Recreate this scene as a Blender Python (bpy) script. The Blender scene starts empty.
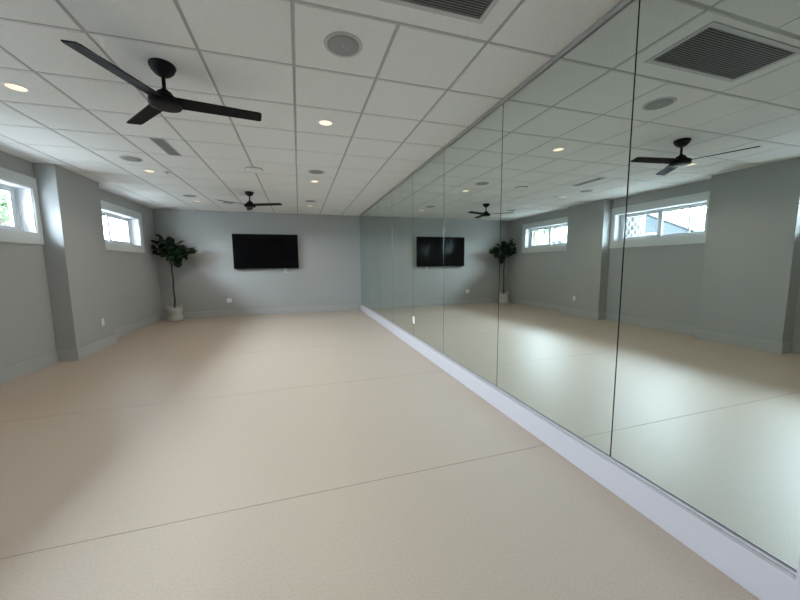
import bpy, bmesh, math, random
from mathutils import Vector, Matrix
C = bpy.context.scene.collection
S = bpy.context.scene
R = math.radians

# ------------------------------------------------------------------ camera
FPX = 325.45
YAW, PITCH, ROLL = 0.2985, 0.1099, -0.0102
cam_d = bpy.data.cameras.new('camera')
cam_d.sensor_fit = 'HORIZONTAL'
cam_d.sensor_width = 36.0
cam_d.lens = FPX / 800 * 36.0
cam_d.clip_start = 0.02
cam = bpy.data.objects.new('camera', cam_d)
C.objects.link(cam)
fw = Vector((math.sin(YAW) * math.cos(PITCH), math.cos(YAW) * math.cos(PITCH), -math.sin(PITCH)))
r0 = Vector((math.cos(YAW), -math.sin(YAW), 0))
u0 = r0.cross(fw)
rr = math.cos(ROLL) * r0 + math.sin(ROLL) * u0
uu = -math.sin(ROLL) * r0 + math.cos(ROLL) * u0
m3 = Matrix((rr, uu, -fw)).transposed()
cam.matrix_world = Matrix.Translation((0, 0, 1.375)) @ m3.to_4x4()
S.camera = cam

# ------------------------------------------------------------------ light and exposure
SKY_BASE = 3.0
SKY_GLOW = 168.0
GLOW_AZ, GLOW_EL, GLOW_POWER = 171.0, 38.0, 2.8
SKY_COLOR = (0.73, 0.865, 1.0)
DOWNLIGHT_W = 33.0
LENS_GLOW = 1.4
S.view_settings.view_transform = 'Standard'
S.view_settings.look = 'None'
S.view_settings.gamma = 1.0
S.view_settings.use_curve_mapping = False
S.view_settings.exposure = 0.12
S.cycles.max_bounces = 16
S.cycles.diffuse_bounces = 8
S.cycles.glossy_bounces = 8
S.cycles.transparent_max_bounces = 16
S.cycles.sample_clamp_indirect = 12.0
w = bpy.data.worlds.new('overcast_sky')
S.world = w
w.use_nodes = True
nt = w.node_tree
nt.nodes.clear()
wo = nt.nodes.new('ShaderNodeOutputWorld')
bg = nt.nodes.new('ShaderNodeBackground')
tc = nt.nodes.new('ShaderNodeTexCoord')
# hazy bright part of the sky, on the window side of the building and partly behind the camera
glow_dir = Vector((math.cos(R(GLOW_EL)) * math.cos(R(GLOW_AZ)), math.cos(R(GLOW_EL)) * math.sin(R(GLOW_AZ)), math.sin(R(GLOW_EL))))
dp = nt.nodes.new('ShaderNodeVectorMath')
dp.operation = 'DOT_PRODUCT'
dp.inputs[1].default_value = glow_dir
nt.links.new(tc.outputs['Generated'], dp.inputs[0])
mx = nt.nodes.new('ShaderNodeMath')
mx.operation = 'MAXIMUM'
mx.inputs[1].default_value = 0.0
nt.links.new(dp.outputs['Value'], mx.inputs[0])
pw = nt.nodes.new('ShaderNodeMath')
pw.operation = 'POWER'
pw.inputs[1].default_value = GLOW_POWER
nt.links.new(mx.outputs[0], pw.inputs[0])
st = nt.nodes.new('ShaderNodeMath')
st.operation = 'MULTIPLY_ADD'
st.inputs[1].default_value = SKY_GLOW
st.inputs[2].default_value = SKY_BASE
nt.links.new(pw.outputs[0], st.inputs[0])
bg.inputs[0].default_value = (*SKY_COLOR, 1)
nt.links.new(st.outputs[0], bg.inputs[1])
nt.links.new(bg.outputs[0], wo.inputs[0])

# ------------------------------------------------------------------ dimensions (metres, floor z = 0, camera over the origin)
XM = 1.776       # mirror face
XL = -3.44       # left wall face
XP = -3.20       # pillar face
YB = 9.796       # back wall face
YR = -2.60       # rear wall, behind the camera
H = 2.81         # ceiling
T = 0.6096       # ceiling tile
GX, GY = 0.0253, 2.0273
WT = 0.26        # left wall thickness
WIN = [(0.96, 2.74), (4.06, 5.84), (7.16, 8.94)]
WZ0, WZ1 = 1.84, 2.455
PIL = [(-0.27, 0.83), (2.83, 3.90), (5.93, 6.99)]

# portals: they only steer the sky's own light through the window openings
for a, b in WIN:
    pl = bpy.data.lights.new('window_portal', 'AREA')
    pl.shape = 'RECTANGLE'
    pl.size = WZ1 - WZ0
    pl.size_y = b - a
    pl.cycles.is_portal = True
    po = bpy.data.objects.new('window_portal', pl)
    C.objects.link(po)
    po.location = (XL - 0.20, (a + b) / 2, (WZ0 + WZ1) / 2)
    po.rotation_euler = (0, R(-90), 0)

# ------------------------------------------------------------------ materials
def mat(name, col, rough=0.5, metal=0.0, spec=0.5, noise=0.0, nscale=40.0, bump=0.0, bscale=200.0):
    m = bpy.data.materials.new(name)
    m.use_nodes = True
    n = m.node_tree
    b = n.nodes['Principled BSDF']
    b.inputs['Base Color'].default_value = (*col, 1)
    b.inputs['Roughness'].default_value = rough
    b.inputs['Metallic'].default_value = metal
    b.inputs['Specular IOR Level'].default_value = spec
    t = n.nodes.new('ShaderNodeTexCoord')
    if noise:
        x = n.nodes.new('ShaderNodeTexNoise')
        x.inputs['Scale'].default_value = nscale
        x.inputs['Detail'].default_value = 4
        n.links.new(t.outputs['Object'], x.inputs['Vector'])
        c = n.nodes.new('ShaderNodeValToRGB')
        c.color_ramp.elements[0].position = 0.3
        c.color_ramp.elements[1].position = 0.7
        c.color_ramp.elements[0].color = (*[v * (1 - noise) for v in col], 1)
        c.color_ramp.elements[1].color = (*[min(1, v * (1 + noise)) for v in col], 1)
        n.links.new(x.outputs[0], c.inputs[0])
        n.links.new(c.outputs[0], b.inputs['Base Color'])
    if bump:
        y = n.nodes.new('ShaderNodeTexNoise')
        y.inputs['Scale'].default_value = bscale
        y.inputs['Detail'].default_value = 3
        n.links.new(t.outputs['Object'], y.inputs['Vector'])
        q = n.nodes.new('ShaderNodeBump')
        q.inputs['Strength'].default_value = bump
        q.inputs['Distance'].default_value = 0.002
        n.links.new(y.outputs[0], q.inputs['Height'])
        n.links.new(q.outputs[0], b.inputs['Normal'])
    return m

def emit(name, col, s):
    m = bpy.data.materials.new(name)
    m.use_nodes = True
    n = m.node_tree
    n.nodes.clear()
    o = n.nodes.new('ShaderNodeOutputMaterial')
    e = n.nodes.new('ShaderNodeEmission')
    e.inputs[0].default_value = (*col, 1)
    e.inputs[1].default_value = s
    n.links.new(e.outputs[0], o.inputs[0])
    return m

def mirror_mat():
    m = bpy.data.materials.new('silvered_mirror')
    m.use_nodes = True
    n = m.node_tree
    n.nodes.clear()
    o = n.nodes.new('ShaderNodeOutputMaterial')
    g = n.nodes.new('ShaderNodeBsdfGlossy')
    g.inputs['Color'].default_value = (0.74, 0.81, 0.785, 1)
    g.inputs['Roughness'].default_value = 0.0
    n.links.new(g.outputs[0], o.inputs[0])
    return m

def pane_mat():
    m = bpy.data.materials.new('window_glass')
    m.use_nodes = True
    n = m.node_tree
    n.nodes.clear()
    o = n.nodes.new('ShaderNodeOutputMaterial')
    tr = n.nodes.new('ShaderNodeBsdfTransparent')
    tr.inputs[0].default_value = (0.95, 0.965, 0.965, 1)
    g = n.nodes.new('ShaderNodeBsdfGlossy')
    g.inputs['Roughness'].default_value = 0.0
    lw = n.nodes.new('ShaderNodeLayerWeight')
    lw.inputs[0].default_value = 0.5
    pw = n.nodes.new('ShaderNodeMath')
    pw.operation = 'POWER'
    pw.inputs[1].default_value = 5.0
    n.links.new(lw.outputs['Facing'], pw.inputs[0])
    f = n.nodes.new('ShaderNodeMath')
    f.operation = 'MULTIPLY_ADD'
    f.inputs[1].default_value = 0.9
    f.inputs[2].default_value = 0.03
    n.links.new(pw.outputs[0], f.inputs[0])
    x = n.nodes.new('ShaderNodeMixShader')
    n.links.new(f.outputs[0], x.inputs[0])
    n.links.new(tr.outputs[0], x.inputs[1])
    n.links.new(g.outputs[0], x.inputs[2])
    n.links.new(x.outputs[0], o.inputs[0])
    return m

M = dict(
    floor=mat('beige_vinyl', (0.42, 0.348, 0.28), 0.45, spec=0.46, noise=0.09, nscale=120, bump=0.12, bscale=420),
    seam=mat('vinyl_seam', (0.20, 0.17, 0.14), 0.7),
    wall=mat('grey_wall_paint', (0.375, 0.38, 0.37), 0.55, spec=0.3, bump=0.05, bscale=160),
    base=mat('grey_satin_trim', (0.405, 0.41, 0.40), 0.4, spec=0.4, bump=0.02),
    white=mat('white_satin_trim', (0.44, 0.415, 0.435), 0.38, spec=0.45, bump=0.02),
    casing=mat('white_window_casing', (0.62, 0.64, 0.63), 0.4, spec=0.45, bump=0.02),
    vinylw=mat('white_window_vinyl', (0.62, 0.63, 0.64), 0.35, bump=0.01),
    tile=mat('mineral_ceiling_tile', (0.76, 0.75, 0.72), 0.9, spec=0.1, noise=0.06, nscale=150, bump=0.5, bscale=260),
    tbar=mat('ceiling_grid_metal', (0.40, 0.40, 0.39), 0.5, spec=0.3, noise=0.02),
    black=mat('matt_black_metal', (0.008, 0.008, 0.009), 0.5, spec=0.12, noise=0.1, nscale=30),
    hubgrey=mat('fan_light_cover', (0.012, 0.012, 0.013), 0.5, spec=0.15, noise=0.05),
    alu=mat('brushed_channel', (0.50, 0.51, 0.52), 0.35, metal=0.7, noise=0.06, nscale=120),
    dark=mat('dark_backing', (0.015, 0.017, 0.017), 0.8, noise=0.1),
    mirror=mirror_mat(),
    edge=mat('polished_glass_edge', (0.03, 0.045, 0.042), 0.2, metal=0.3, noise=0.05),
    pane=pane_mat(),
    speaker=mat('speaker_grille', (0.30, 0.30, 0.29), 0.7, noise=0.35, nscale=500, bump=0.3, bscale=600),
    rim=mat('speaker_rim', (0.50, 0.50, 0.48), 0.5, noise=0.03),
    plastic=mat('white_plastic', (0.78, 0.78, 0.76), 0.35, noise=0.02),
    slot=mat('dark_slot', (0.03, 0.03, 0.03), 0.6, noise=0.1),
    louver=mat('grey_louver', (0.21, 0.21, 0.20), 0.5, noise=0.05),
    vent=mat('linear_vent_grey', (0.24, 0.24, 0.235), 0.5, noise=0.04),
    lens=emit('warm_lamp_lens', (1.0, 0.80, 0.58), LENS_GLOW),
    screen=mat('tv_screen', (0.003, 0.003, 0.0035), 0.10, spec=0.22, noise=0.02),
    bezel=mat('tv_bezel', (0.01, 0.01, 0.01), 0.35, noise=0.05),
    leaf=mat('fig_leaf', (0.006, 0.020, 0.008), 0.32, spec=0.3, noise=0.35, nscale=14, bump=0.3, bscale=60),
    bark=mat('fig_trunk', (0.05, 0.04, 0.03), 0.8, noise=0.3, nscale=60, bump=0.4),
    basket=mat('woven_basket', (0.48, 0.465, 0.43), 0.9, noise=0.10, nscale=60, bump=0.8, bscale=110),
    soil=mat('potting_moss', (0.06, 0.05, 0.035), 0.95, noise=0.3, nscale=80, bump=0.8),
    lawn=mat('gravel_yard', (0.34, 0.335, 0.33), 0.95, noise=0.2, nscale=6),
    siding=mat('house_siding', (0.15, 0.17, 0.19), 0.8, noise=0.04, nscale=4),
    housew=mat('house_white_wall', (0.74, 0.74, 0.73), 0.8, noise=0.03, nscale=4),
    roofg=mat('grey_shingles', (0.045, 0.05, 0.055), 0.9, noise=0.15, nscale=8),
    roofb=mat('blue_metal_roof', (0.03, 0.06, 0.10), 0.6, noise=0.08, nscale=8),
    hglass=mat('house_window_glass', (0.10, 0.12, 0.13), 0.15, noise=0.05),
    palm=mat('palm_boots', (0.21, 0.205, 0.20), 0.9, noise=0.3, nscale=12, bump=0.5),
    palmd=mat('palm_gaps', (0.12, 0.115, 0.11), 0.9, noise=0.3, nscale=12),
    green=mat('tree_leaves', (0.07, 0.12, 0.05), 0.8, noise=0.4, nscale=2),
    bark2=mat('tree_bark', (0.16, 0.13, 0.10), 0.9, noise=0.3, nscale=12),
    ext=mat('exterior_stucco', (0.6, 0.6, 0.58), 0.9, noise=0.05),
)

# ------------------------------------------------------------------ builders
def bx(bm, x0, x1, y0, y1, z0, z1, mi=0, bev=0.0):
    g = bmesh.ops.create_cube(bm, size=1.0)
    vs = g['verts']
    for v in vs:
        v.co = Vector(((x0 + x1) / 2 + v.co.x * (x1 - x0), (y0 + y1) / 2 + v.co.y * (y1 - y0), (z0 + z1) / 2 + v.co.z * (z1 - z0)))
    fs = {f for v in vs for f in v.link_faces}
    for f in fs:
        f.material_index = mi
    if bev:
        es = list({e for v in vs for e in v.link_edges})
        r = bmesh.ops.bevel(bm, geom=es, offset=bev, segments=2, affect='EDGES', profile=0.6)
        for f in r['faces']:
            f.material_index = mi

def lathe(bm, prof, cx=0, cy=0, n=40, mi=0, cap0=True, cap1=True):
    """prof: list of (r, z) from one end to the other."""
    rings = []
    for r, z in prof:
        rings.append([bm.verts.new((cx + r * math.cos(2 * math.pi * k / n), cy + r * math.sin(2 * math.pi * k / n), z)) for k in range(n)])
    for a, b in zip(rings, rings[1:]):
        for k in range(n):
            f = bm.faces.new((a[k], a[(k + 1) % n], b[(k + 1) % n], b[k]))
            f.material_index = mi
            f.smooth = True
    for ring, do in ((rings[0], cap0), (rings[-1], cap1)):
        if do:
            bm.faces.new(ring).material_index = mi

def tube(bm, pts, rads, n=10, mi=0):
    pts = [Vector(p) for p in pts]
    rings = []
    for i, p in enumerate(pts):
        d = (pts[min(i + 1, len(pts) - 1)] - pts[max(i - 1, 0)]).normalized()
        a = d.orthogonal().normalized() if abs(d.z) < 0.99 else Vector((1, 0, 0))
        a = (a - d * a.dot(d)).normalized()
        if i:
            pa = prev - d * prev.dot(d)
            a = pa.normalized()
        prev = a
        b = d.cross(a)
        rings.append([bm.verts.new(p + rads[i] * (math.cos(2 * math.pi * k / n) * a + math.sin(2 * math.pi * k / n) * b)) for k in range(n)])
    for a, b in zip(rings, rings[1:]):
        for k in range(n):
            f = bm.faces.new((a[k], a[(k + 1) % n], b[(k + 1) % n], b[k]))
            f.material_index = mi
            f.smooth = True
    for ring in (rings[0], rings[-1]):
        bm.faces.new(ring).material_index = mi

def obj(name, bm, mats, parent=None):
    bmesh.ops.recalc_face_normals(bm, faces=bm.faces[:])
    me = bpy.data.meshes.new(name)
    bm.to_mesh(me)
    bm.free()
    for m in (mats if isinstance(mats, (list, tuple)) else [mats]):
        me.materials.append(m)
    o = bpy.data.objects.new(name, me)
    C.objects.link(o)
    if parent:
        o.parent = parent
    return o

def thing(name, label, cat, loc=(0, 0, 0), group=None):
    o = bpy.data.objects.new(name, None)
    o.empty_display_size = 0.1
    C.objects.link(o)
    o.location = loc
    return tag(o, label, cat, group)

def tag(o, label, cat, group=None):
    o['label'] = label
    o['category'] = cat
    if group:
        o['group'] = group
    return o

def struct(o, label=None, cat=None):
    o['kind'] = 'structure'
    if label:
        o['label'] = label
    if cat:
        o['category'] = cat
    return o

def dup(root, loc, label, group=None):
    r = root.copy()
    C.objects.link(r)
    r.location = loc
    r['label'] = label
    if group:
        r['group'] = group
    for ch in list(root.children):
        c = ch.copy()
        C.objects.link(c)
        c.parent = r
        for g in list(ch.children):
            d = g.copy()
            C.objects.link(d)
            d.parent = c
    return r

# ------------------------------------------------------------------ room shell
bm = bmesh.new()
ys = [YR, 0.085, 1.9077, 3.7309, 5.554, 7.377, 9.20, YB]
g = 0.0022
for a, b in zip(ys, ys[1:]):
    bx(bm, XL - 0.05, XM + 0.06, a + (g if a > YR else -0.05), b - (g if b < YB else -0.05), -0.003, 0.0, 0)
bx(bm, XL - 0.05, XM + 0.06, YR - 0.05, YB + 0.05, -0.12, -0.0015, 1)
struct(obj('floor', bm, [M['floor'], M['seam']]), 'beige sheet vinyl floor with thin straight seams', 'floor')

# suspended ceiling: T-bar grid, with a lay-in tile face dropped slightly below it in every cell
bm = bmesh.new()
bx(bm, XL - 0.05, XM + 0.06, YR - 0.05, YB + 0.05, H + 0.006, H + 0.12, 1)
i0, i1 = math.floor((XL - GX) / T), math.ceil((XM - GX) / T)
j0, j1 = math.floor((YR - GY) / T), math.ceil((YB - GY) / T)
hb = 0.0105
def tile(xa, xb, ya, yb):
    xa, xb, ya, yb = max(xa, XL - 0.03), min(xb, XM + 0.05), max(ya, YR - 0.03), min(yb, YB + 0.03)
    if xb - xa < 0.02 or yb - ya < 0.02:
        return
    e = 0.005
    t = [bm.verts.new(p) for p in ((xa, ya, H + 0.006), (xb, ya, H + 0.006), (xb, yb, H + 0.006), (xa, yb, H + 0.006))]
    q = [bm.verts.new(p) for p in ((xa + e, ya + e, H), (xb - e, ya + e, H), (xb - e, yb - e, H), (xa + e, yb - e, H))]
    bm.faces.new(q[::-1]).material_index = 0
    for k in range(4):
        bm.faces.new((t[k], t[(k + 1) % 4], q[(k + 1) % 4], q[k])).material_index = 0
for i in range(i0, i1):
    for j in range(j0, j1):
        if i in (0, 1) and j == -1:
            continue
        tile(GX + i * T + hb, GX + (i + 1) * T - hb, GY + j * T + hb, GY + (j + 1) * T - hb)
tile(GX + hb, GX + 2 * T - hb, GY - T + hb, GY - hb)
struct(obj('ceiling', bm, [M['tile'], M['tbar']]), 'suspended ceiling of square white mineral tiles', 'ceiling')

# left wall with its window openings and the pillars that stand out from it
bm = bmesh.new()
cuts = sorted(WIN)
y = YR - 0.2
xo = XL - WT
for a, b in cuts:
    bx(bm, xo, XL, y, a, -0.05, H + 0.1)
    bx(bm, xo, XL, a, b, -0.05, WZ0)
    bx(bm, xo, XL, a, b, WZ1, H + 0.1)
    y = b
bx(bm, xo, XL, y, YB + 0.2, -0.05, H + 0.1)
for a, b in PIL:
    bx(bm, XL - 0.01, XP, a, b, -0.02, H + 0.05, 0, 0.004)
struct(obj('wall_left', bm, M['wall']), 'grey left wall with square pillars between high windows', 'wall')
bm = bmesh.new()
bx(bm, xo, XM + 0.25, YB, YB + 0.2, -0.05, H + 0.1)
struct(obj('wall_back', bm, M['wall']), 'grey end wall behind the television and the potted fig', 'wall')
bm = bmesh.new()
bx(bm, XM + 0.03, XM + 0.25, YR - 0.2, YB, -0.05, H + 0.1)
bx(bm, XM - 0.002, XM + 0.03, YR, 0.54, -0.02, H + 0.02)
struct(obj('wall_right', bm, M['wall']), 'grey right wall that carries the mirrors', 'wall')
bm = bmesh.new()
bx(bm, XL, XM + 0.03, YR - 0.2, YR, -0.05, H + 0.1)
struct(obj('wall_rear', bm, M['wall']), 'grey wall behind the camera', 'wall')

# baseboards
bm = bmesh.new()
bt = 0.018
edges = []
yy = YR
for a, b in PIL:
    if a > yy:
        edges.append((yy, a))
    yy = b
edges.append((yy, YB))
for a, b in edges:
    bx(bm, XL - 0.004, XL + bt, a, b, 0, 0.15, 0, 0.002)
    bx(bm, XL - 0.004, XL + bt * 0.6, a, b, 0.15, 0.17, 0, 0.002)
for a, b in PIL:
    for x0, x1, ya, yb in ((XP - 0.004, XP + bt, a - bt, b + bt), (XL, XP, a - bt, a + 0.004), (XL, XP, b - 0.004, b + bt)):
        bx(bm, x0, x1, ya, yb, 0, 0.15, 0, 0.002)
    k = bt * 0.6
    for x0, x1, ya, yb in ((XP - 0.004, XP + k, a - k, b + k), (XL, XP, a - k, a + 0.004), (XL, XP, b - 0.004, b + k)):
        bx(bm, x0, x1, ya, yb, 0.15, 0.17, 0, 0.002)
struct(obj('baseboard_left', bm, M['base']), 'tall grey baseboard wrapping the left wall and pillars', 'baseboard')
bm = bmesh.new()
bx(bm, XL + bt, XM - 0.036, YB - bt, YB + 0.004, 0, 0.15, 0, 0.002)
bx(bm, XL + bt * 0.6, XM - 0.036, YB - bt * 0.6, YB + 0.004, 0.15, 0.17, 0, 0.002)
struct(obj('baseboard_back', bm, M['base']), 'grey baseboard along the end wall', 'baseboard')
bm = bmesh.new()
bx(bm, XM - 0.036, XM + 0.03, 0.612, YB, 0, 0.172, 0, 0.0015)
struct(obj('baseboard_right', bm, M['white']), 'white base board running under the mirrors', 'baseboard')
# channels that hold the mirrors
bm = bmesh.new()
bx(bm, XM - 0.009, XM + 0.03, 0.612, YB, 0.1745, 0.183, 0, 0.0008)
struct(obj('trim_1', bm, M['white']), 'thin white channel under the mirrors', 'trim')
bm = bmesh.new()
bx(bm, XM - 0.012, XM + 0.03, 0.612, YB, 2.772, H - 0.007, 0, 0.001)
struct(obj('trim_2', bm, M['alu']), 'grey metal channel along the mirror top at the ceiling', 'trim')
bm = bmesh.new()
bx(bm, XM - 0.061, XM + 0.03, 0.53, 0.610, 0.0, H, 0, 0.002)
struct(obj('trim_3', bm, M['white']), 'white upright board closing the near end of the mirrors', 'trim')

# ------------------------------------------------------------------ windows
def make_window(n, a, b, label):
    root = bpy.data.objects.new('window_%d' % n, None)
    C.objects.link(root)
    root.location = (XL, (a + b) / 2, WZ0)
    struct(root, label, 'window')
    hw = (b - a) / 2
    hz = WZ1 - WZ0
    # casing boards on the wall face
    bm = bmesh.new()
    cw, ct = 0.145, 0.02
    lo = max(-hw - cw, left_limit[n] - (a + b) / 2)
    hi = min(hw + cw, right_limit[n] - (a + b) / 2)
    bx(bm, 0, ct, lo, hi, hz, hz + cw, 0, 0.002)
    bx(bm, 0, ct, lo, hi, -cw, 0, 0, 0.002)
    bx(bm, 0, ct, lo, -hw, 0, hz, 0, 0.002)
    bx(bm, 0, ct, hw, hi, 0, hz, 0, 0.002)
    obj('casing', bm, M['casing'], root)
    # jamb lining
    bm = bmesh.new()
    jt = 0.012
    bx(bm, -0.15, 0.004, -hw, -hw + jt, 0, hz)
    bx(bm, -0.15, 0.004, hw - jt, hw, 0, hz)
    bx(bm, -0.15, 0.004, -hw + jt, hw - jt, 0, jt)
    bx(bm, -0.15, 0.004, -hw + jt, hw - jt, hz - jt, hz)
    obj('jamb', bm, M['vinylw'], root)
    # outer vinyl frame
    bm = bmesh.new()
    f = 0.045
    for x0, x1, ff in ((-0.225, -0.14, f), (-0.15, -0.128, 0.022)):
        bx(bm, x0, x1, -hw, -hw + ff, 0, hz, 0, 0.002)
        bx(bm, x0, x1, hw - ff, hw, 0, hz, 0, 0.002)
        bx(bm, x0, x1, -hw + ff, hw - ff, 0, ff, 0, 0.002)
        bx(bm, x0, x1, -hw + ff, hw - ff, hz - ff, hz, 0, 0.002)
    obj('frame', bm, M['vinylw'], root)
    # two sliding sashes, the far one in the inner track, overlapping at the meeting stile
    for s, (ya, yb, x0, x1) in enumerate(((-hw + f, 0.085, -0.215, -0.19), (-0.035, hw - f, -0.185, -0.155))):
        st = 0.066
        z0, z1 = f, hz - f
        bm = bmesh.new()
        bx(bm, x0, x1, ya, ya + st, z0, z1, 0, 0.002)
        bx(bm, x0, x1, yb - st, yb, z0, z1, 0, 0.002)
        bx(bm, x0, x1, ya + st, yb - st, z0, z0 + 0.04, 0, 0.002)
        bx(bm, x0, x1, ya + st, yb - st, z1 - 0.035, z1, 0, 0.002)
        sash = obj('sash', bm, M['vinylw'], root)
        bm = bmesh.new()
        xm = (x0 + x1) / 2
        bx(bm, xm - 0.002, xm + 0.002, ya + st - 0.004, yb - st + 0.004, z0 + 0.036, z1 - 0.031)
        obj('pane', bm, M['pane'], sash)
        if s == 0:
            bm = bmesh.new()
            yc = ya + st + 0.34 * (yb - ya - 2 * st)
            bx(bm, xm + 0.002, xm + 0.010, yc - 0.011, yc + 0.011, z0 + 0.04, z1 - 0.035)
            obj('muntin', bm, M['alu'], sash)
    bm = bmesh.new()
    bx(bm, -0.155, -0.135, -0.012, 0.045, f + 0.012, f + 0.03, 0, 0.003)
    bx(bm, -0.150, -0.132, 0.005, 0.020, f + 0.03, f + 0.055, 0, 0.003)
    obj('latch', bm, M['alu'], root)
    return root
left_limit = {1: 0.832, 2: 3.902, 3: 6.992}
right_limit = {1: 2.828, 2: 5.928, 3: 9.2}
make_window(1, *WIN[0], 'high sliding window nearest the camera')
make_window(2, *WIN[1], 'white framed high window between the two pillars')
make_window(3, *WIN[2], 'white framed high window nearest the potted fig')

# ------------------------------------------------------------------ mirror wall
SEAM = [0.612, 1.418, 2.625, 3.850, 5.03, 6.24, 7.44, 8.64, YB - 0.003]
def make_mirror(a, b, label):
    root = thing('mirror_panel', label, 'mirror', (XM, (a + b) / 2, 0.189), 'frameless mirror panels on the right wall')
    h = (b - a) / 2 - 0.0022
    z1 = 2.767 - 0.189
    e = 0.002
    bm = bmesh.new()
    v = [bm.verts.new(p) for p in ((0, -h + e, e), (0, h - e, e), (0, h - e, z1 - e), (0, -h + e, z1 - e))]
    bm.faces.new(v)
    o = obj('mirror_face', bm, M['mirror'], root)
    bm = bmesh.new()
    q = [bm.verts.new(p) for p in ((0, -h + e, e), (0, h - e, e), (0, h - e, z1 - e), (0, -h + e, z1 - e))]
    p1 = [bm.verts.new(p) for p in ((0.002, -h, 0), (0.002, h, 0), (0.002, h, z1), (0.002, -h, z1))]
    p2 = [bm.verts.new(p) for p in ((0.006, -h, 0), (0.006, h, 0), (0.006, h, z1), (0.006, -h, z1))]
    for A, B in ((q, p1), (p1, p2)):
        for k in range(4):
            bm.faces.new((A[k], A[(k + 1) % 4], B[(k + 1) % 4], B[k]))
    bm.faces.new(p2)
    obj('glass_edge', bm, M['edge'], root)
    return root
ml = ['largest mirror panel, at the near end, reflecting the near ceiling fan and return grille',
      'mirror panel reflecting the far high window and the pillar between the windows',
      'mirror panel reflecting the whole far ceiling fan',
      'narrow mirror panel with a white outlet plate in its lower left corner',
      'mirror panel just left of the one with the outlet plate, reflecting bare end wall',
      'pale sliver of mirror, third panel from the end wall',
      'very thin sliver of mirror, second panel from the end wall',
      'farthest mirror panel, touching the end wall']
for (a, b), l in zip(zip(SEAM, SEAM[1:]), ml):
    make_mirror(a, b, l)
bm = bmesh.new()
bx(bm, XM + 0.0065, XM + 0.0295, 0.615, YB - 0.004, 0.1835, H - 0.001)
struct(obj('trim_4', bm, M['dark']), 'dark backing board seen in the mirror seams', 'trim')

# ------------------------------------------------------------------ ceiling fans
def fan_blade(ang):
    bm = bmesh.new()
    ts = [0, 0.15, 0.3, 0.5, 0.7, 0.85, 0.97, 0.985, 1.0]
    L0, L1 = 0.075, 0.642
    pitch = R(-11)
    rows = []
    for t in ts:
        x = L0 + (L1 - L0) * t
        w0 = 0.062 - 0.008 * t
        if t > 0.97:
            w0 -= 0.010 * (t - 0.97) / 0.03
        row = []
        for s, zz in ((-1, 0.0035), (1, 0.0035), (1, -0.0035), (-1, -0.0035)):
            yv = s * w0
            xx = x
            v = Vector((xx, yv * math.cos(pitch) - zz * math.sin(pitch), yv * math.sin(pitch) + zz))
            row.append(bm.verts.new(Matrix.Rotation(ang, 3, 'Z') @ v))
        rows.append(row)
    for A, B in zip(rows, rows[1:]):
        for k in range(4):
            bm.faces.new((A[k], A[(k + 1) % 4], B[(k + 1) % 4], B[k]))
    bm.faces.new(rows[0])
    bm.faces.new(rows[-1])
    return bm
def make_fan(loc, a0, label):
    root = thing('ceiling_fan', label, 'ceiling fan', loc, 'black three-blade ceiling fans')
    bm = bmesh.new()
    lathe(bm, [(0.080, 0.0), (0.084, -0.008), (0.082, -0.020), (0.070, -0.045), (0.050, -0.066), (0.030, -0.078), (0.022, -0.081)])
    obj('canopy', bm, M['black'], root)
    bm = bmesh.new()
    lathe(bm, [(0.0125, -0.078), (0.0125, -0.185)], n=20)
    lathe(bm, [(0.022, -0.168), (0.024, -0.175), (0.024, -0.195)], n=24)
    obj('downrod', bm, M['black'], root)
    bm = bmesh.new()
    lathe(bm, [(0.026, -0.180), (0.044, -0.186), (0.056, -0.205), (0.070, -0.222), (0.092, -0.230), (0.102, -0.238), (0.104, -0.272), (0.101, -0.279)])
    mh = obj('motor_housing', bm, M['black'], root)
    bm = bmesh.new()
    lathe(bm, [(0.100, -0.2795), (0.099, -0.284), (0.085, -0.289), (0.045, -0.292), (0.002, -0.293)])
    obj('bottom_cover', bm, M['hubgrey'], mh)
    for k in range(3):
        b = obj('blade', fan_blade(R(a0 + 120 * k)), M['black'], root)
        b.location.z = -0.247
    return root
make_fan((-0.874, 2.885, H), 8, 'large black ceiling fan nearest the camera')
make_fan((-0.870, 7.152, H), 98, 'black ceiling fan in front of the television, farther from the camera')

# ------------------------------------------------------------------ ceiling fittings
lamp_d = bpy.data.lights.new('downlight_lamp', 'SPOT')
lamp_d.energy = DOWNLIGHT_W
lamp_d.color = (1.0, 0.87, 0.71)
lamp_d.spot_size = R(150)
lamp_d.spot_blend = 0.9
lamp_d.shadow_soft_size = 0.0
def make_downlight(loc, label):
    root = thing('downlight', label, 'downlight', loc, 'recessed warm downlights in the ceiling')
    bm = bmesh.new()
    lathe(bm, [(0.062, -0.001), (0.064, -0.004), (0.078, -0.006), (0.084, -0.003), (0.085, 0.001)], cap0=False, cap1=False)
    lathe(bm, [(0.062, -0.001), (0.058, 0.004), (0.085, 0.005), (0.085, 0.001)], cap0=False, cap1=False)
    obj('trim_ring', bm, M['plastic'], root)
    bm = bmesh.new()
    lathe(bm, [(0.0615, 0.002), (0.061, -0.0005), (0.04, -0.0015), (0.001, -0.002)])
    obj('lens', bm, M['lens'], root)
    lo = bpy.data.objects.new('downlight_lamp', lamp_d)
    C.objects.link(lo)
    lo.parent = root
    lo.location = (0, 0, -0.03)
    return root
xr, xl = 0.3195, -2.10
d0 = make_downlight((xr, GY + 2.5 * T, H), 'warm downlight on the mirror side, next after the largest ceiling speaker')
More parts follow.
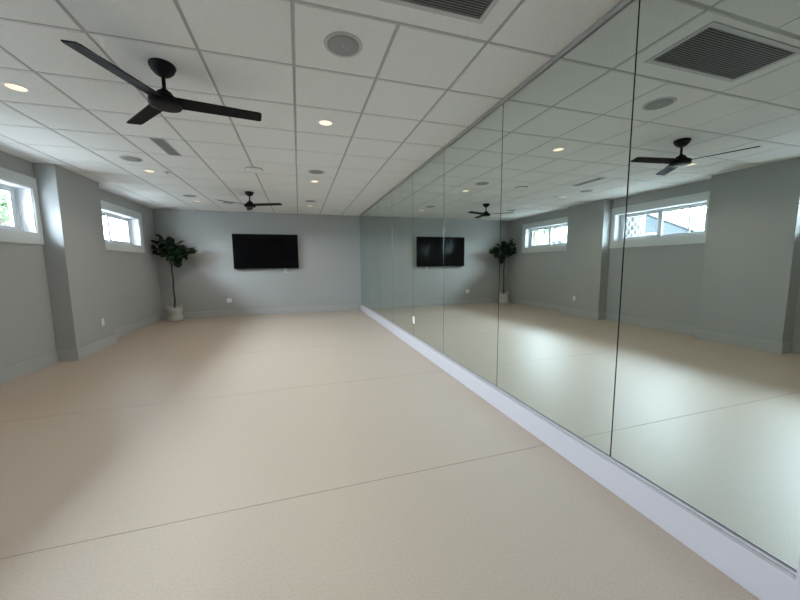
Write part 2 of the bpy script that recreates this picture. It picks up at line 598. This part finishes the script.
for x, j, l in ((xr, 6.5, 'warm downlight on the mirror side, the middle one of its row'),
                (xr, 10.5, 'warm downlight on the mirror side, nearest the end wall'),
                (xr, -1.5, 'warm downlight on the mirror side, overhead just before the picture begins'),
                (xl, -1.5, 'warm downlight on the window side, overhead just before the picture begins'),
                (xl, 2.5, 'warm downlight at the left edge of the picture, beside the near fan'),
                (xl, 6.5, 'warm downlight on the window side, beside the small sprinkler cover'),
                (xl, 10.5, 'warm downlight on the window side, nearest the end wall')):
    dup(d0, (x, GY + j * T, H), l)

def make_speaker(loc, label):
    root = thing('ceiling_speaker', label, 'speaker', loc, 'round grey ceiling speakers')
    bm = bmesh.new()
    lathe(bm, [(0.104, -0.004), (0.108, -0.007), (0.122, -0.006), (0.127, 0.001), (0.104, 0.001)], cap0=False, cap1=False)
    obj('rim', bm, M['rim'], root)
    bm = bmesh.new()
    lathe(bm, [(0.1035, 0.001), (0.1035, -0.005), (0.06, -0.0065), (0.001, -0.007)])
    g = obj('grille', bm, M['speaker'], root)
    bm = bmesh.new()
    lathe(bm, [(0.004, -0.006), (0.004, -0.0085), (0.001, -0.009)], n=12)
    obj('badge', bm, M['plastic'], g)
    return root
s0 = make_speaker((0.340, GY + 0.47 * T, H), 'largest round grey ceiling speaker, in the tile beside the return grille')
for x, j, l in ((xr, 5.5, 'grey ceiling speaker on the mirror side, in the middle of the room'),
                (xr, 9.5, 'grey ceiling speaker on the mirror side, nearest the end wall'),
                (-2.08, 5.5, 'grey ceiling speaker on the window side, beside the slotted air vent'),
                (-2.08, 9.5, 'grey ceiling speaker on the window side, nearest the end wall'),
                (-1.48, 10.5, 'grey ceiling speaker behind a blade of the far fan')):
    dup(s0, (x, GY + j * T, H), l)

# white disc detector
root = thing('smoke_detector', 'white round detector on the ceiling between the two fans', 'detector', (-0.575, GY + 5.62 * T, H))
bm = bmesh.new()
lathe(bm, [(0.118, 0.001), (0.122, -0.008), (0.120, -0.02), (0.10, -0.03), (0.05, -0.034), (0.001, -0.035)])
o = obj('housing', bm, M['plastic'], root)
bm = bmesh.new()
lathe(bm, [(0.1225, -0.009), (0.1225, -0.014), (0.119, -0.014), (0.119, -0.009)], cap0=False, cap1=False)
obj('slot_ring', bm, M['slot'], root)
# small sprinkler cover
root = thing('sprinkler', 'small grey sprinkler cover beside the window-side downlight', 'sprinkler', (-1.875, GY + 6.5 * T, H))
bm = bmesh.new()
lathe(bm, [(0.045, 0.001), (0.047, -0.004), (0.040, -0.006), (0.001, -0.007)])
obj('cover_plate', bm, M['rim'], root)
bm = bmesh.new()
lathe(bm, [(0.012, -0.006), (0.012, -0.016), (0.020, -0.018), (0.001, -0.020)], n=20)
obj('head', bm, M['alu'], root)

# slotted air vent
root = thing('slot_vent', 'narrow grey slotted air vent in the ceiling left of the near fan', 'air vent', (-1.475, GY + 4.5 * T, H))
bm = bmesh.new()
hx, hy = 0.076, 0.298
for x0, x1, y0, y1 in ((-hx, hx, -hy, -hy + 0.012), (-hx, hx, hy - 0.012, hy), (-hx, -hx + 0.012, -hy + 0.012, hy - 0.012), (hx - 0.012, hx, -hy + 0.012, hy - 0.012)):
    bx(bm, x0, x1, y0, y1, -0.006, 0.001, 0, 0.0015)
obj('frame', bm, M['rim'], root)
bm = bmesh.new()
for k in range(5):
    xx = -hx + 0.012 + (2 * hx - 0.024) * (k + 0.5) / 5
    bx(bm, xx - 0.0085, xx + 0.0085, -hy + 0.012, hy - 0.012, -0.005, -0.001)
bx(bm, -hx + 0.01, hx - 0.01, -hy + 0.01, hy - 0.01, -0.001, 0.001, 1)
obj('vanes', bm, [M['vent'], M['slot']], root)

# big return grille
root = thing('return_grille', 'large dark louvered return air grille in the ceiling by the mirrors', 'air grille', (GX + T, GY - 0.57 * T, H))
hx, hy = 0.475, 0.205
bm = bmesh.new()
ex, ey = 0.442, 0.172
for x0, x1, y0, y1 in ((-hx, hx, -hy, -ey), (-hx, hx, ey, hy), (-hx, -ex, -ey, ey), (ex, hx, -ey, ey)):
    bx(bm, x0, x1, y0, y1, -0.007, 0.001, 0, 0.0015)
obj('frame', bm, M['rim'], root)
bm = bmesh.new()
ns = 20
for k in range(ns):
    yc = -ey + 2 * ey * (k + 0.5) / ns
    w0 = 0.0075
    t = 0.0012
    a = R(38)
    vs = []
    for xx in (-ex, ex):
        for s, q in ((-1, -1), (1, -1), (1, 1), (-1, 1)):
            vs.append(bm.verts.new((xx, yc + s * w0 * math.cos(a) - q * t * math.sin(a), -0.0015 + s * w0 * math.sin(a) * 0.55 + q * t)))
    A, B = vs[:4], vs[4:]
    for i in range(4):
        bm.faces.new((A[i], A[(i + 1) % 4], B[(i + 1) % 4], B[i]))
    bm.faces.new(A)
    bm.faces.new(B)
obj('louvers', bm, M['louver'], root)
bm = bmesh.new()
bx(bm, -ex, ex, -ey, ey, -0.0005, 0.001)
obj('duct_liner', bm, M['slot'], root)

# ------------------------------------------------------------------ television and wall plates
ty = YB - 0.08
root = thing('television', 'large black flat television on the end wall', 'television', (-0.837, ty, 1.756))
hw, hh = 0.836, 0.470
bm = bmesh.new()
bx(bm, -hw, hw, 0.006, 0.030, -hh, hh, 0, 0.003)
bx(bm, -hw * 0.7, hw * 0.7, 0.03, 0.055, -hh * 0.75, hh * 0.45, 0, 0.006)
obj('back_shell', bm, M['bezel'], root)
bm = bmesh.new()
for x0, x1, z0, z1 in ((-hw, hw, hh - 0.010, hh), (-hw, hw, -hh, -hh + 0.016), (-hw, -hw + 0.010, -hh + 0.016, hh - 0.010), (hw - 0.010, hw, -hh + 0.016, hh - 0.010)):
    bx(bm, x0, x1, -0.002, 0.006, z0, z1, 0, 0.0012)
obj('bezel', bm, M['bezel'], root)
bm = bmesh.new()
bx(bm, -hw + 0.010, hw - 0.010, 0.001, 0.006, -hh + 0.016, hh - 0.010)
obj('screen', bm, M['screen'], root)
for sxx in (-0.25, 0.25):
    bm = bmesh.new()
    bx(bm, sxx - 0.02, sxx + 0.02, 0.052, 0.0795, -0.25, 0.2, 0, 0.002)
    obj('wall_bracket', bm, M['black'], root)
bm = bmesh.new()
bx(bm, -hw + 0.06, -hw + 0.30, 0.004, 0.02, -hh - 0.014, -hh + 0.001, 0, 0.002)
obj('sensor_bar', bm, M['bezel'], root)

def make_outlet(loc, rotz, label, gangs=1, name='outlet'):
    root = thing(name, label, 'outlet', loc, None)
    root.rotation_euler = (0, 0, rotz)
    hwp = 0.036 if gangs == 1 else 0.060
    bm = bmesh.new()
    bx(bm, -hwp, hwp, -0.006, 0.0, -0.058, 0.058, 0, 0.0025)
    plate = obj('cover_plate', bm, M['plastic'], root)
    for gx in ([0] if gangs == 1 else [-0.024, 0.024]):
        for zz in (0.021, -0.021):
            bm = bmesh.new()
            bx(bm, gx - 0.016, gx + 0.016, -0.008, -0.005, zz - 0.014, zz + 0.014, 0, 0.003)
            so = obj('socket', bm, M['plastic'], root)
            bm = bmesh.new()
            bx(bm, gx - 0.008, gx - 0.005, -0.0085, -0.0078, zz - 0.004, zz + 0.006)
            bx(bm, gx + 0.005, gx + 0.008, -0.0085, -0.0078, zz - 0.004, zz + 0.006)
            obj('slots', bm, M['slot'], so)
    return root
make_outlet((XP, 6.655, 0.455), R(90), 'white outlet plate low on the pillar face')
make_outlet((-1.852, YB, 0.441), 0, 'white double outlet plate low on the end wall beside the fig', 2)
make_outlet((XM - 0.0005, 5.005, 0.456), R(-90), 'white outlet plate set into the mirror wall near the base board')
root = make_outlet((-0.37, YB, 1.232), 0, 'small white wall plate with a black plug under the television', 1, 'wall_plate')
bm = bmesh.new()
bx(bm, -0.018, 0.018, -0.032, -0.008, -0.032, -0.010, 0, 0.004)
obj('plug', bm, M['bezel'], root)
bm = bmesh.new()
tube(bm, [(0.0, -0.024, -0.012), (0.006, -0.03, 0.02), (0.015, -0.03, 0.06), (0.02, -0.025, 0.11)], [0.004] * 4, 8)
obj('cord', bm, M['bezel'], root)

# ------------------------------------------------------------------ potted fig
rnd = random.Random(7)
PX, PY = -3.045, 9.47
root = thing('potted_fig', 'tall fiddle-leaf fig in a pale woven basket in the corner by the end wall', 'plant', (PX, PY, 0))
bm = bmesh.new()
prof = []
for i in range(25):
    z = 0.345 * i / 24
    r = 0.158 + 0.012 * math.sin(i * 0.13 * math.pi) + 0.004 * math.cos(i * math.pi)
    prof.append((r, z + 0.002))
prof += [(0.160, 0.352), (0.150, 0.350), (0.146, 0.30)]
lathe(bm, prof, n=36, cap1=False)
bk = obj('basket', bm, M['basket'], root)
for s in (-1, 1):
    bm = bmesh.new()
    pts = []
    for i in range(13):
        t = math.pi * i / 12
        pts.append((s * (0.150 + 0.012 * math.sin(t)), 0.065 * math.cos(t), 0.335 + 0.085 * math.sin(t)))
    tube(bm, pts, [0.013] * 13, 10)
    obj('handle', bm, M['basket'], bk)
bm = bmesh.new()
lathe(bm, [(0.150, 0.27), (0.146, 0.305), (0.08, 0.315), (0.001, 0.318)], n=28)
obj('soil', bm, M['soil'], root)
def W(x, z, y=0.0):
    return Vector((x - PX, y, z))
trunk = [W(-3.045, 0.30), W(-3.025, 0.55, 0.005), W(-3.035, 0.80, 0.0), W(-3.015, 1.05, -0.01), W(-3.035, 1.25), W(-3.030, 1.40)]
bm = bmesh.new()
tube(bm, trunk, [0.020, 0.019, 0.018, 0.017, 0.016, 0.016], 12)
obj('trunk', bm, M['bark'], root)
brs = [[W(-3.030, 1.38), W(-3.06, 1.52, -0.01), W(-3.14, 1.66, -0.03), W(-3.22, 1.75, -0.04), W(-3.29, 1.86, -0.04)],
       [W(-3.030, 1.38), W(-2.985, 1.50, 0.02), W(-2.93, 1.62, 0.03), W(-2.86, 1.72, 0.04), W(-2.68, 1.80, 0.0)],
       [W(-3.06, 1.52, -0.01), W(-3.06, 1.68, -0.06), W(-3.08, 1.85, -0.08), W(-3.11, 2.02, -0.06)],
       [W(-2.93, 1.62, 0.03), W(-2.90, 1.74, 0.09), W(-2.90, 1.90, 0.08)],
       [W(-2.88, 1.70, 0.04), W(-2.78, 1.66, 0.0), W(-2.70, 1.64, -0.04)],
       [W(-3.14, 1.66, -0.03), W(-3.24, 1.66, -0.02), W(-3.32, 1.66, 0.0)]]
for b in brs:
    bm = bmesh.new()
    n = len(b)
    tube(bm, b, [0.012 - 0.008 * i / (n - 1) for i in range(n)], 8)
    obj('branch', bm, M['bark'], root)
bm = bmesh.new()
def leaf(bm, base, d, L, roll):
    d = d.normalized()
    side = d.cross(Vector((0, 0, 1)))
    if side.length < 0.1:
        side = Vector((1, 0, 0))
    side.normalize()
    side = Matrix.Rotation(roll, 3, d) @ side
    nrm = side.cross(d)
    prof = [(0.0, 0.02), (0.08, 0.06), (0.2, 0.17), (0.38, 0.24), (0.55, 0.29), (0.72, 0.33), (0.86, 0.29), (0.95, 0.17), (1.0, 0.03)]
    rows = []
    for k, (t, wv) in enumerate(prof):
        c = base + d * L * t - nrm * (0.16 * L * t * t)
        wob = 0.02 * L * math.sin(k * 2.1 + roll)
        rows.append([bm.verts.new(c - side * L * wv + nrm * (0.10 * L * wv / 0.33 + wob)),
                     bm.verts.new(c - side * L * wv * 0.5 + nrm * 0.03 * L),
                     bm.verts.new(c),
                     bm.verts.new(c + side * L * wv * 0.5 + nrm * 0.03 * L),
                     bm.verts.new(c + side * L * wv + nrm * (0.10 * L * wv / 0.33 - wob))])
    for A, B in zip(rows, rows[1:]):
        for k in range(4):
            f = bm.faces.new((A[k], A[k + 1], B[k + 1], B[k]))
            f.smooth = True
def spread(br, t0, n, L, up=0.1):
    for i in range(n):
        t = t0 + (1 - t0) * i / max(1, n - 1)
        q = t * (len(br) - 1)
        k = min(int(q), len(br) - 2)
        p = br[k].lerp(br[k + 1], q - k)
        az = i * 2.4 + rnd.uniform(-0.5, 0.5)
        d = Vector((math.cos(az), 0.8 * math.sin(az), up + rnd.uniform(-0.8, 0.8)))
        leaf(bm, p, d, L * rnd.uniform(0.75, 1.1), rnd.uniform(-1.2, 1.2))
spread(brs[0], 0.35, 13, 0.24, 0.25)
spread(brs[2], 0.15, 20, 0.25, 0.15)
spread(brs[1], 0.35, 16, 0.24, 0.05)
spread(brs[3], 0.15, 14, 0.25, 0.1)
spread(brs[4], 0.3, 9, 0.23, -0.1)
spread(brs[5], 0.5, 5, 0.19, 0.2)
leaf(bm, W(-2.90, 1.60, 0.0), Vector((0.15, -0.3, -1)), 0.26, 0.3)
leaf(bm, W(-2.66, 1.76, 0.0), Vector((0.8, -0.2, 0.1)), 0.24, 0.1)
leaf(bm, W(-2.62, 1.70, 0.0), Vector((0.5, -0.3, 0.6)), 0.22, 0.6)
leaf(bm, W(-3.24, 1.88, -0.04), Vector((-0.5, -0.4, 0.5)), 0.22, 0.4)
leaf(bm, W(-3.12, 2.00, -0.06), Vector((-0.6, -0.3, 0.7)), 0.22, 0.4)
for v in bm.verts:                      # keep the foliage off the two walls of the corner
    v.co.y = min(v.co.y, YB - PY - 0.03)
    v.co.x = max(v.co.x, XL - PX + 0.07)
obj('foliage', bm, M['leaf'], root)

# ------------------------------------------------------------------ outside
GZ = 0.95
bm = bmesh.new()
bx(bm, -70, XL - WT - 0.01, -30, 90, GZ - 0.3, GZ)
struct(obj('ground', bm, M['lawn']), 'pale gravel yard outside the windows', 'ground')
bm = bmesh.new()
bx(bm, -6.0, XL - WT, YR - 2, YB + 2, 4.20, 4.40)  # unseen overhang, depth and height shaped to sharpen the daylight edge on the floor
bx(bm, XL - WT, XL - 0.02, YR - 0.2, YB + 0.2, H + 0.101, 4.40)
struct(obj('trim_5', bm, M['ext']), 'unseen porch roof above the windows, its depth shaped to cut the sky light', 'porch roof')

# palm outside the middle window
root = thing('palm_tree', 'palm with a lattice of old leaf bases seen through the middle window', 'palm', (-6.6, 7.9, GZ))
bm = bmesh.new()
lathe(bm, [(0.34, 0), (0.30, 0.6), (0.29, 4.6), (0.12, 5.0)], n=24, mi=1)
for row in range(34):
    for k in range(13):
        az = 2 * math.pi * (k + 0.5 * (row % 2)) / 13
        z = 0.4 + row * 0.125
        c, s = math.cos(az), math.sin(az)
        t = Vector((-s, c, 0))
        o_ = Vector((c, s, 0))
        b0 = o_ * 0.28 + Vector((0, 0, z))
        for sd in (-1, 1):
            p = [b0 + t * (sd * 0.075) + Vector((0, 0, -0.09)), b0 + t * (sd * 0.045) + Vector((0, 0, -0.09)),
                 b0 + o_ * 0.07 + t * (sd * -0.012) + Vector((0, 0, 0.11)), b0 + o_ * 0.07 + t * (sd * 0.030) + Vector((0, 0, 0.11))]
            v = [bm.verts.new(q) for q in p]
            v2 = [bm.verts.new(q + o_ * 0.02) for q in p]
            for i in range(4):
                bm.faces.new((v[i], v[(i + 1) % 4], v2[(i + 1) % 4], v2[i]))
            bm.faces.new(v)
            bm.faces.new(v2)
obj('trunk', bm, [M['palm'], M['palmd']], root)
bm = bmesh.new()
for k in range(16):
    az = k * 2.4
    el = 0.9 - 0.09 * k
    base = Vector((0, 0, 4.9))
    pts = []
    for i in range(7):
        t = i / 6
        pts.append(base + Vector((math.cos(az) * 1.7 * t, math.sin(az) * 1.7 * t, el * 1.2 * t - 1.2 * t * t)))
    for i in range(6):
        a_, b_ = pts[i], pts[i + 1]
        d = (b_ - a_).normalized()
        sd = d.cross(Vector((0, 0, 1))).normalized()
        for q in range(3):
            p0 = a_.lerp(b_, q / 3)
            for sg in (-1, 1):
                tip = p0 + sd * sg * 0.5 * (1 - 0.5 * (i / 6)) + d * 0.25 - Vector((0, 0, 0.15))
                bm.faces.new([bm.verts.new(p0), bm.verts.new(p0 + d * 0.06), bm.verts.new(tip)])
obj('fronds', bm, M['green'], root)

def house(loc, label, wy, depth, eave, ridge, wallm, roofm, wins, hip=0.0):
    root = thing('house', label, 'house', loc)
    bm = bmesh.new()
    bx(bm, -depth, 0, -wy, wy, 0, eave)
    if not hip:
        v = [bm.verts.new(p) for p in ((0, -wy, eave), (0, wy, eave), (0, 0, ridge), (-depth, -wy, eave), (-depth, wy, eave), (-depth, 0, ridge))]
        bm.faces.new((v[0], v[1], v[2]))
        bm.faces.new((v[3], v[4], v[5]))
    obj('walls', bm, wallm, root)
    bm = bmesh.new()
    o_ = 0.35
    if not hip:
        for s in (-1, 1):
            sl = (ridge - eave) / wy
            p = [(o_, s * (wy + o_), eave - sl * o_), (o_, 0, ridge), (-depth - o_, 0, ridge), (-depth - o_, s * (wy + o_), eave - sl * o_)]
            A = [bm.verts.new(q) for q in p]
            B = [bm.verts.new((q[0], q[1], q[2] + 0.16)) for q in p]
            bm.faces.new(A)
            bm.faces.new(B)
            for k in range(4):
                bm.faces.new((A[k], A[(k + 1) % 4], B[(k + 1) % 4], B[k]))
    else:
        A = [bm.verts.new(q) for q in ((o_, -wy - o_, eave), (o_, wy + o_, eave), (-depth - o_, wy + o_, eave), (-depth - o_, -wy - o_, eave))]
        t = [bm.verts.new(q) for q in ((-depth / 2, -wy + hip, ridge), (-depth / 2, wy - hip, ridge))]
        bm.faces.new(A)
        bm.faces.new((A[0], A[1], t[1], t[0]))
        bm.faces.new((A[2], A[3], t[0], t[1]))
        bm.faces.new((A[3], A[0], t[0]))
        bm.faces.new((A[1], A[2], t[1]))
    obj('roof', bm, roofm, root)
    for yw, z0, z1, hwid in wins:
        bm = bmesh.new()
        for y0, y1, za, zb in ((yw - hwid - 0.1, yw + hwid + 0.1, z1, z1 + 0.12), (yw - hwid - 0.1, yw + hwid + 0.1, z0 - 0.12, z0), (yw - hwid - 0.1, yw - hwid, z0, z1), (yw + hwid, yw + hwid + 0.1, z0, z1)):
            bx(bm, -0.01, 0.05, y0, y1, za, zb)
        f = obj('window_frame', bm, M['housew'], root)
        bm = bmesh.new()
        bx(bm, -0.01, 0.02, yw - hwid, yw + hwid, z0, z1)
        obj('window_pane', bm, M['hglass'], f)
house((-20, 18.0, GZ), 'grey gabled house seen beyond the palm through the middle window', 3.6, 9, 2.3, 4.05, M['siding'], M['roofg'], [(-0.9, 1.2, 2.3, 0.5), (1.2, 1.2, 2.3, 0.5)])
house((-30, 39.5, GZ), 'white house with a blue roof seen through the far window', 6.0, 9, 3.75, 6.3, M['housew'], M['roofb'], [(-3.6, 2.2, 3.35, 0.4), (-2.4, 2.2, 3.35, 0.4), (1.0, 2.2, 3.35, 0.4)], hip=4.0)

def tree(loc, h, rad, label, seed, n=900):
    rn = random.Random(seed)
    root = thing('leafy_tree', label, 'tree', loc)
    bm = bmesh.new()
    tube(bm, [(0, 0, 0), (0.05, 0, h * 0.4), (0, 0.1, h * 0.75)], [0.2, 0.15, 0.06], 10)
    for k in range(6):
        az = k * 1.1
        tube(bm, [(0.03, 0.03, h * (0.35 + 0.06 * k)), (math.cos(az) * rad * 0.4, math.sin(az) * rad * 0.4, h * (0.5 + 0.05 * k)), (math.cos(az) * rad * 0.8, math.sin(az) * rad * 0.8, h * (0.62 + 0.05 * k))], [0.07, 0.05, 0.02], 6)
    obj('trunk', bm, M['bark2'], root)
    bm = bmesh.new()
    for i in range(n):
        while True:
            q = Vector((rn.uniform(-1, 1), rn.uniform(-1, 1), rn.uniform(-1, 1)))
            if 0.25 < q.length < 1:
                break
        c = Vector((q.x * rad, q.y * rad, h * 0.72 + q.z * h * 0.32))
        a = Vector((rn.gauss(0, 1), rn.gauss(0, 1), rn.gauss(0, 1))).normalized()
        b = a.orthogonal().normalized()
        s = rn.uniform(0.12, 0.24)
        bm.faces.new([bm.verts.new(c + a * s), bm.verts.new(c + b * s * 0.5), bm.verts.new(c - a * s), bm.verts.new(c - b * s * 0.5)])
    obj('foliage', bm, M['green'], root)
tree((-14.5, 22.0, GZ), 6.2, 2.0, 'green tree outside, seen at the left edge of the picture', 3)
tree((-17, 27.5, GZ), 4.4, 1.4, 'small thin tree outside, in the left pane of the reflected far window', 5, 250)
